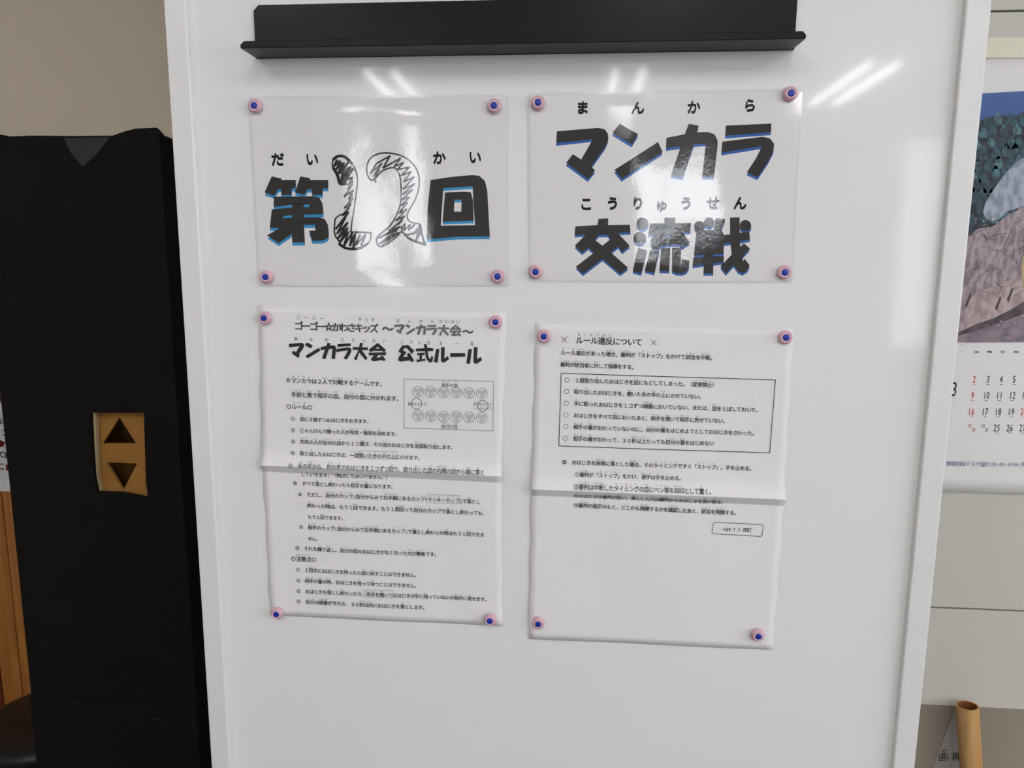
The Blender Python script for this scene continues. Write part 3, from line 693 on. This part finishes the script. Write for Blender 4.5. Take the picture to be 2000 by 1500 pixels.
for s, corner, px, py in [('A','top left',498,207),('A','top right',965,207),('A','bottom left',520,541),('A','bottom right',972,540),
                          ('B','top left',1051,201),('B','top right',1544,183),('B','bottom left',1046,531),('B','bottom right',1532,532),
                          ('C','top left',517,621),('C','top right',968,629),('C','bottom left',541,1198),('C','bottom right',957,1211),
                          ('D','top left',1062,657),('D','top right',1534,659),('D','bottom left',1051,1217),('D','bottom right',1480,1241)]:
    magnet(px, py, NM[s][1], 'pink round magnet with blue centre at %s corner of the %s' % (corner, NM[s][0]))

# ------------------------------------------------------------------ calendar on the partition
YC = YP-.002
def csurf(base):
    def f(px, py, lift=0): p = at(px, py, base); return (p[0], base-lift, p[2])
    return f
c0, c1 = at(1818, 500, YC)[0], at(2118, 500, YC)[0]
zt_, zb_ = at(1960, 114, YC)[2], at(1930, 962.5, YC)[2]
zh_ = at(1960, 74, YC)[2]
cal = empty('wall_calendar', ((c0+c1)/2, YC, zb_), 'wall calendar with a landscape photo, page 3, behind the right edge of the whiteboard', 'calendar')
v = []; f = []; ny = 30; nx = 8
for j in range(ny+1):
    for i in range(nx+1):
        s, t = i/nx, j/ny; v.append((c0+(c1-c0)*s, YC-.0012-.012*max(0, t-.75)**2*s*2, zt_+(zb_-zt_)*t))
for j in range(ny):
    for i in range(nx): a = j*(nx+1)+i; f.append((a, a+nx+1, a+nx+2, a+1))
pg = link_mesh('page', v, f, M_cal, cal, smooth=True)
sd = pg.modifiers.new('s', 'SOLIDIFY'); sd.thickness = .0008; sd.offset = -1
box('header_strip', c0, c1, YC-.003, YC, zt_, zh_, M_cream, cal, .0004)
CS = csurf(YC-.0022)
def csurf2(px, py, lift=0):
    p = at(px, py, YC); t = (zt_-p[2])/(zt_-zb_); s = (p[0]-c0)/(c1-c0); y = YC-.0012-.012*max(0, t-.75)**2*s*2-.0004-lift
    p = at(px, py, y); return (p[0], y, p[2])
pf = Ink(csurf2)
for i in range(60): u = 1915+i*3.4; pf.circ((u, 114.6-(u-1915)*.055), .6, n=4)
pf.make('perforation', M_inkl, cal)
# landscape print
def pmat(name, a, b, scale, lo=.4, hi=.6, stretch=(1, 1, 1)): return mat(name, a, .5, .3, var=(scale, b, lo, hi, stretch))
Q = crop(1800, 165, 3)
def layer(name, polys, m, lift):
    k = Ink(csurf2); k.lift = lift
    for q in polys: k.poly([q], Q)
    return k.make(name, m, cal, False)
R_ = 920
layer('photo_sky', [[(180, 62), (R_, 20), (R_, 260), (180, 260)]], pmat('print_sky', (56, 78, 142), (84, 122, 176), 5, .35, .7), 0)
layer('photo_forest', [[(180, 215), (340, 215), (420, 185), (480, 178), (520, 200), (590, 165), (700, 150), (R_, 120), (R_, 900), (180, 900)]], pmat('print_forest', (34, 38, 48), (58, 62, 72), 60), .0001)
ft = [Ink(csurf2) for _ in range(3)]
for r in range(10):
    for i in range(12):
        x = 210+i*62+(r % 2)*31+random.uniform(-12, 12); y = 215+r*62+random.uniform(-14, 14)-(x-340)*.06; w = random.uniform(22, 34); h = random.uniform(56, 86)
        k = random.randrange(3); ft[k].lift = .00018+r*.00002
        pts = [(x-w*.8, y+h*.55), (x-w, y+h*.1), (x-w*.55, y-h*.25), (x-w*.15, y-h*.5), (x+w*.15, y-h*.5), (x+w*.6, y-h*.2), (x+w, y+h*.15), (x+w*.75, y+h*.55)]
        ft[k].poly([pts], Q)
for k, cc in enumerate([((58, 92, 104), (46, 56, 68)), ((84, 124, 134), (54, 72, 84)), ((44, 62, 74), (60, 92, 104))]):
    ft[k].make('photo_tree_crowns', pmat('print_tree%d' % k, cc[0], cc[1], 90), cal)
layer('photo_hill', [[(600, 425), (560, 450), (500, 510), (440, 590), (375, 690), (360, 745), (375, 785), (410, 800), (450, 790), (500, 745), (600, 720), (R_, 640), (R_, 240), (700, 360)]], pmat('print_snow', (172, 178, 194), (136, 142, 160), 120, .4, .6, (1, 1, .5)), .0006)
layer('photo_rock', [[(180, 920), (290, 880), (330, 845), (420, 830), (500, 770), (600, 715), (R_, 600), (R_, 1508), (180, 1512)]], pmat('print_rock', (176, 160, 164), (132, 118, 124), 130, .38, .62, (1, 1, .45)), .0007)
layer('photo_rock_light', [[(250, 1330), (300, 1240), (420, 1180), (600, 1120), (R_, 1080), (R_, 1290), (600, 1330), (430, 1370), (250, 1440)]], pmat('print_rock2', (190, 170, 170), (158, 138, 140), 90, .4, .6, (1, 1, .5)), .0008)
layer('photo_sunlit_patch', [[(600, 990), (585, 1060), (590, 1150), (600, 1220), (R_, 1230), (R_, 940)]], pmat('print_sun', (200, 182, 130), (176, 156, 112), 70), .00085)
layer('photo_shadow_band', [[(180, 1470), (330, 1400), (420, 1370), (520, 1320), (600, 1270), (R_, 1200), (R_, 1340), (600, 1345), (480, 1390), (330, 1440), (180, 1490)]], pmat('print_shade', (72, 62, 66), (96, 84, 90), 70), .0009)
layer('photo_ground', [[(180, 1480), (300, 1450), (430, 1405), (600, 1360), (R_, 1330), (R_, 1508), (180, 1512)]], pmat('print_ground', (112, 104, 120), (150, 130, 138), 60), .00095)
ck = Ink(csurf2); ck.lift = .001; fl = Ink(csurf2); fl.lift = .0011
for i in range(70):
    x = random.uniform(290, 860); y = random.uniform(800, 1260); pts = [(x, y)]; a = random.uniform(-1.3, .3)
    for k in range(random.randint(2, 6)): a += random.uniform(-.7, .7); x += 17*math.cos(a); y += 17*math.sin(a); pts.append((x, max(y, 770)))
    ck.stroke(pts, random.uniform(.3, .9), Q)
for x0_, y0_, x1_, y1_ in ((280, 890, 360, 850), (400, 890, 500, 870), (410, 970, 470, 975), (470, 975, 530, 850), (500, 745, 600, 715), (380, 1095, 450, 1078), (310, 1090, 350, 1040)): ck.stroke([(x0_, y0_), (x1_, y1_)], 1.0, Q)
for x0_, y0_ in ((255, 1290), (430, 1310), (500, 1260)): ck.poly([[(x0_, y0_), (x0_+30, y0_-70), (x0_+38, y0_-60), (x0_+10, y0_+20)]], Q)
for i in range(46): fl.circ((random.uniform(300, 880), random.choice((random.uniform(780, 850), random.uniform(1330, 1440)))), random.uniform(2.5, 5), Q, n=6)
ck.make('photo_cracks', mat('print_crack', (58, 50, 56), .5), cal); fl.make('photo_snow_flecks', mat('print_fleck', (206, 200, 206), .5), cal)
Z = crop(1800, 640, 4.285)
kk = Ink(csurf2); rd = Ink(csurf2); bb = Ink(csurf2)
def num(ink, s, u, v_, em, hs=.62, slope=-.0):
    n = len(s); st = em*.34
    for i, c in enumerate(s):
        p = Z((u, v_)); ink.glyph(c, p[0]+(i-(n-1)/2)*st, p[1], em, 0.0, 0, hs)
cols = [438, 553, 663, 772, 878, 985, 1090]
for r, row in enumerate([['2','3','4','5','6','7','8'], ['9','10','11','12','13','14','15'], ['16','17','18','19','20','21','22'], [None, None,'25','26','27','28','29']]):
    for i, t_ in enumerate(row):
        u = cols[i]-r*11+ (r==0)*4; v_ = (430, 566, 702, 838)[r]
        if t_ is None: continue
        ink = rd if (i == 0 or t_ == '20') else kk
        num(ink, t_, u, v_, 19.5); p = Z((u, v_+44)); ink.poly([[(p[0]-3, p[1]-.4), (p[0]+3, p[1]-.4), (p[0]+3, p[1]+.5), (p[0]-3, p[1]+.5)]])
num(rd, '23', 404, 820, 10); num(rd, '30', 436, 855, 10); num(kk, '24', 514, 820, 10); num(kk, '31', 546, 855, 10)
num(kk, '1', cols[6]+15, 300, 19.5)
for t_, u, ink in (('SUN', 459, rd), ('MON', 570, kk), ('TUE', 678, kk), ('WED', 795, kk), ('THU', 900, kk), ('FRI', 1005, kk), ('SAT', 1110, bb)):
    for i, c in enumerate(t_): p = Z((u+(i-1)*13, 202)); ink.glyph(c, p[0], p[1], 5.6, .02, 0, .75)
p = Z((283, 512)); kk.glyph('3', p[0]-2, p[1], 40, 0, 0, .62)
kk.stroke([(312, 147), (365, 146)], .6, Z)
for u in (322, 352): kk.circ((u, 200), 3, Z, n=6)
p, q = Z((205, 1138)), Z((1180, 1150)); bb.line(p[0], p[1], q[0], q[1], '情報相談デスク☎0120-00-6956(平日9:00～17:00)')
kk.make('black_dates', M_ink, cal); rd.make('red_dates', M_red, cal); bb.make('blue_print', M_cblue, cal)

# ------------------------------------------------------------------ cardboard tube and the handwritten note
YT = YP-.05
def tp(px, py, Y): return at(px, py, Y)
pT = tp(1889, 1378, YP-.026); pB_ = tp(1896.5, 1500, YP-.036)
ax = unit(pB_-pT); ln0 = (pT[2]-.02)/(-ax[2]); pE = pT+ax*ln0; rT = .0172
ct = empty('cardboard_tube', (pE[0], pE[1], 0.0), 'brown cardboard tube leaning against the wall at the lower right', 'tube')
tube('tube_wall', [pT, pE], rT, M_tubec, ct, 40, cap=False)
tube('tube_inside', [pT, pE], rT-.0022, M_tubein, ct, 40, cap=False)
a_ = unit(np.cross(ax, [0, 1, .01])); b_ = np.cross(ax, a_); v = []; f = []
for r in (rT, rT-.0022):
    for k in range(40): w = 2*math.pi*k/40; v.append(pT+r*(math.cos(w)*a_+math.sin(w)*b_))
for k in range(40): f.append((k, (k+1) % 40, 40+(k+1) % 40, 40+k))
link_mesh('cut_rim', v, f, M_tubec, ct)
YN = YP-.0012
npx = [(1874, 1405), (1990, 1404), (1990, 1620), (1800, 1620), (1826, 1500), (1850, 1440)]
nt_ = empty('handwritten_note', tuple(at(1860, 1480, YN)), 'pale paper label with black handwriting on the wall behind the cardboard tube', 'note')
slab('paper', [[(at(x, y, YN)[0], at(x, y, YN)[2]) for x, y in [(1862, 1392), (1902, 1394), (1904, 1600), (1812, 1600), (1822, 1500)]]], YN-.0002, YN+.0008, M_label, nt_)
wr = Ink(csurf(YN-.0006)); TH = crop(1800, 1360, 10)
for st in ([(385,1060),(510,1048)], [(440,1055),(430,1130)], [(345,1140),(340,1250)], [(350,1135),(470,1110)], [(340,1255),(490,1245)], [(490,1110),(530,1235)], [(410,1130),(405,1220)], [(360,1185),(470,1170)], [(375,1215),(480,1205)], [(455,1120),(465,1220)],
           [(625,1120),(610,1250)], [(630,1118),(740,1105)], [(670,1115),(665,1245)], [(720,1110),(715,1250)], [(635,1165),(740,1150)], [(635,1200),(740,1190)], [(740,1105),(760,1250)]):
    wr.stroke(st, 1.3, TH)
wr.make('handwriting', M_mark, nt_)

# ------------------------------------------------------------------ black paper-covered tower with a button window
YB = .27
bx1 = (at(313, 275, YB)[0]+at(329, 560, YB)[0])/2; bx0 = (at(31, 1040, YB)[0]+at(61, 1380, YB)[0])/2; bzt = at(160, 264, YB)[2]
tw = empty('cardboard_tower', ((bx0+bx1)/2, YB, 0), 'tall box covered in black paper with a cut-out showing two triangular holes', 'box')
def q2(px, py, Y=YB): p = at(px, py, Y); return (p[0], p[2])
hole = [q2(177, 806), q2(281, 806), q2(283, 880), q2(285, 940), q2(289, 974), q2(270, 968), q2(235, 962), q2(190, 961), q2(184, 930), q2(180, 870)]
topz = [(bx1, bzt), (bx1-.012, bzt+.001)]
outer = [(bx0, .0), (bx1, .0)] + topz + [(q2(230, 264)[0], bzt-.001), (q2(150, 265)[0], bzt-.001), (q2(60, 264)[0], bzt), (q2(20, 265)[0], bzt-.001), (q2(0, 261)[0], bzt+.002), (bx0, bzt+.001)]
slab('front_panel', [outer, hole[::-1]], YB, YB+.006, M_kblack, tw)
box('side_panel', bx1-.005, bx1, YB+.006, YB+.3, 0, bzt, M_kblack, tw); box('side_panel', bx0, bx0+.005, YB+.006, YB+.3, 0, bzt, M_kblack, tw)
box('back_panel', bx0+.005, bx1-.005, YB+.295, YB+.3, 0, bzt-.003, M_kblack, tw)
box('top_panel', bx0+.005, bx1-.005, YB+.006, YB+.295, bzt-.012, bzt-.006, M_kblack, tw)
flap = [q2(222, 266, YB+.01), q2(247, 257, YB+.01), q2(268, 252, YB+.01), q2(308, 250, YB+.01), q2(314, 255, YB+.01), q2(322, 265, YB+.01), q2(340, 272, YB+.01), q2(300, 280, YB+.01)]
slab('torn_flap', [flap], YB+.0061, YB+.009, M_kblack, tw)
# kraft plate with two triangular openings, set back in the cut-out
YQ = YB+.016
plate = [q2(150, 790, YQ), q2(300, 790, YQ), q2(308, 995, YQ), q2(165, 995, YQ)]
t1 = [q2(233, 815, YQ), q2(266, 866, YQ), q2(201, 866, YQ)]; t2 = [q2(208, 903, YQ), q2(241, 957, YQ), q2(268, 905, YQ)]
bp = slab('button_plate', [plate, t1, t2], YQ, YQ+.005, M_card, tw); bp['label'] = 'brown cardboard plate with an upward and a downward triangular opening'
inb = box('inner_box', at(150, 800, YQ)[0], at(310, 800, YQ)[0], YQ+.115, YQ+.12, at(200, 1010, YQ)[2], at(200, 780, YQ)[2], M_card, tw)
box('inner_box_side', at(150, 800, YQ)[0], at(150, 800, YQ)[0]+.004, YQ+.005, YQ+.115, at(200, 1010, YQ)[2], at(200, 780, YQ)[2], M_card, tw)
box('inner_box_floor', at(150, 800, YQ)[0]+.004, at(310, 800, YQ)[0], YQ+.005, YQ+.115, at(200, 1010, YQ)[2], at(200, 1010, YQ)[2]+.004, M_card, tw)
e0 = [q2(176, 807), q2(181.5, 806), q2(185.5, 930), q2(192, 961.5), q2(185, 957), q2(180, 880)]
slab('torn_edge', [e0], YB+.0062, YB+.015, M_cardedge, tw)
slab('tape_patch', [[q2(125, 270), q2(215, 268), q2(190, 300), q2(163, 326), q2(140, 300)]], YB-.0008, YB+.0002, M_ktape, tw)
slab('lower_paper_band', [[(bx0-.001, .01), (bx1+.001, .01), (bx1+.001, q2(380, 1385)[1]), (q2(250, 1368)[0], q2(250, 1366)[1]), (q2(150, 1365)[0], q2(150, 1362)[1]), (bx0-.001, q2(62, 1362)[1])]], YB-.0025, YB-.0002, M_kblack, tw)
slab('tape_strip', [[q2(297, 1395), q2(303, 1400), q2(326, 1404), q2(326, 1407), q2(300, 1403)]], YB-.0034, YB-.0026, M_ktape, tw)

# ------------------------------------------------------------------ cupboard, notice and chair at the far left
YK = 1.0
kx1 = at(700, 900, YK)[0]; kx0 = kx1-1.6; kz = at(5, 767, YK)[2]; kz2 = at(5, 785, YK)[2]
kb = empty('wooden_cupboard', ((kx0+kx1)/2, YK, 0), 'light brown wooden cupboard with a dark top edge behind the black tower', 'cupboard')
box('carcass', kx0, kx1, YK+.021, Y1-.01, 0, kz2, M_wood, kb)
box('cupboard_top', kx0-.01, kx1+.01, YK-.01, Y1-.01, kz2, kz, M_wood2, kb, .002)
g_ = at(24, 1200, YK)[0]+.006
ds = [kx0, (kx0+g_)/2, g_, (g_+kx1)/2, kx1]
for i in range(4):
    d_ = box('cupboard_door', ds[i]+.0015, ds[i+1]-.0015, YK, YK+.02, .06, kz2-.002, M_wood, kb, .001)
    hx = ds[i+1]-.04 if i % 2 == 0 else ds[i]+.04
    box('door_handle', hx-.006, hx+.006, YK-.02, YK, .7, .8, M_steel, kb, .002)
box('edge_strip', at(0, 1330, YK)[0]-.02, at(0, 1330, YK)[0]+.006, YK-.006, YK-.0005, .06, kz2-.25, M_wood2, kb)
YS = YK-.0015
ns = empty('taped_notice', tuple(at(10, 950, YS)), 'white notice with black, blue and red characters taped to the wooden cupboard', 'notice')
slab('paper', [[q2(-150, 783, YS), q2(30, 786, YS), q2(30, 960, YS), q2(-150, 958, YS)]], YS-.0003, YS+.0003, M_note, ns)
for y in (799, 945):
    for x in (1, 17, -14): slab('tape_square', [[q2(x-6, y-7, YS), q2(x+6, y-7, YS), q2(x+6, y+7, YS), q2(x-6, y+7, YS)]], YS-.0006, YS-.0003, M_film2, ns)
k1 = Ink(csurf(YS-.0006)); k2 = Ink(csurf(YS-.0006)); k3 = Ink(csurf(YS-.0006))
for ink, c, x, y in ((k3, '2', 1, 822), (k1, 'し', 11, 823), (k1, '工', 10, 845), (k2, '食', 2, 867), (k1, 'で', 15, 869), (k1, 'て', 2, 888), (k1, '寒', 15, 890), (k1, 'こ', 3, 911), (k2, '自', 17, 913)): ink.glyph(c, x, y, 15, .02)
k2.circ((2, 867), 6, n=12); k2.circ((17, 913), 5.5, n=8)
k1.make('black_characters', M_ink, ns); k2.make('red_characters', M_red, ns); k3.make('blue_characters', M_cblue, ns)

YH = .80
hc = at(112, 1388, YH); hx_, hz = hc[0], hc[2]; YS2 = YH-.02
ch = empty('stool', (hx_, YS2, 0), 'black round stool standing behind the black tower, only its rim showing', 'stool')
def zlathe(name, prof, m, seg=48):
    v = []; f = []
    for r, z in prof:
        for k in range(seg): w = 2*math.pi*k/seg; v.append((hx_+r*math.cos(w), YS2+r*math.sin(w), z))
    for i in range(len(prof)-1):
        for k in range(seg): a = i*seg; f.append((a+k, a+(k+1) % seg, a+seg+(k+1) % seg, a+seg+k))
    f += [tuple(range(seg))[::-1], tuple(range((len(prof)-1)*seg, len(prof)*seg))]
    return link_mesh(name, v, f, m, ch, smooth=True)
zlathe('seat_cushion', [(.13, hz-.045), (.162, hz-.04), (.17, hz-.022), (.166, hz-.006), (.15, hz), (.05, hz+.001)], M_chair)
for k in range(4):
    w = math.pi/4+k*math.pi/2; c_, s_ = math.cos(w), math.sin(w)
    tube('leg', [(hx_+.10*c_, YS2+.10*s_, hz-.04), (hx_+.17*c_, YS2+.17*s_, .012)], .011, M_chair, ch, 10)
    tube('foot_cap', [(hx_+.17*c_, YS2+.17*s_, .0), (hx_+.17*c_, YS2+.17*s_, .02)], .014, M_chair, ch, 10)
tube('foot_ring', [(hx_+.143*math.cos(k*math.pi/12), YS2+.143*math.sin(k*math.pi/12), .15) for k in range(24)], .008, M_chair, ch, 8, closed=True)
print('DIST', DIST, 'EM', EM, EMY, 'board', xa, xb, xc, xd, 'glyphs', len(GLY))
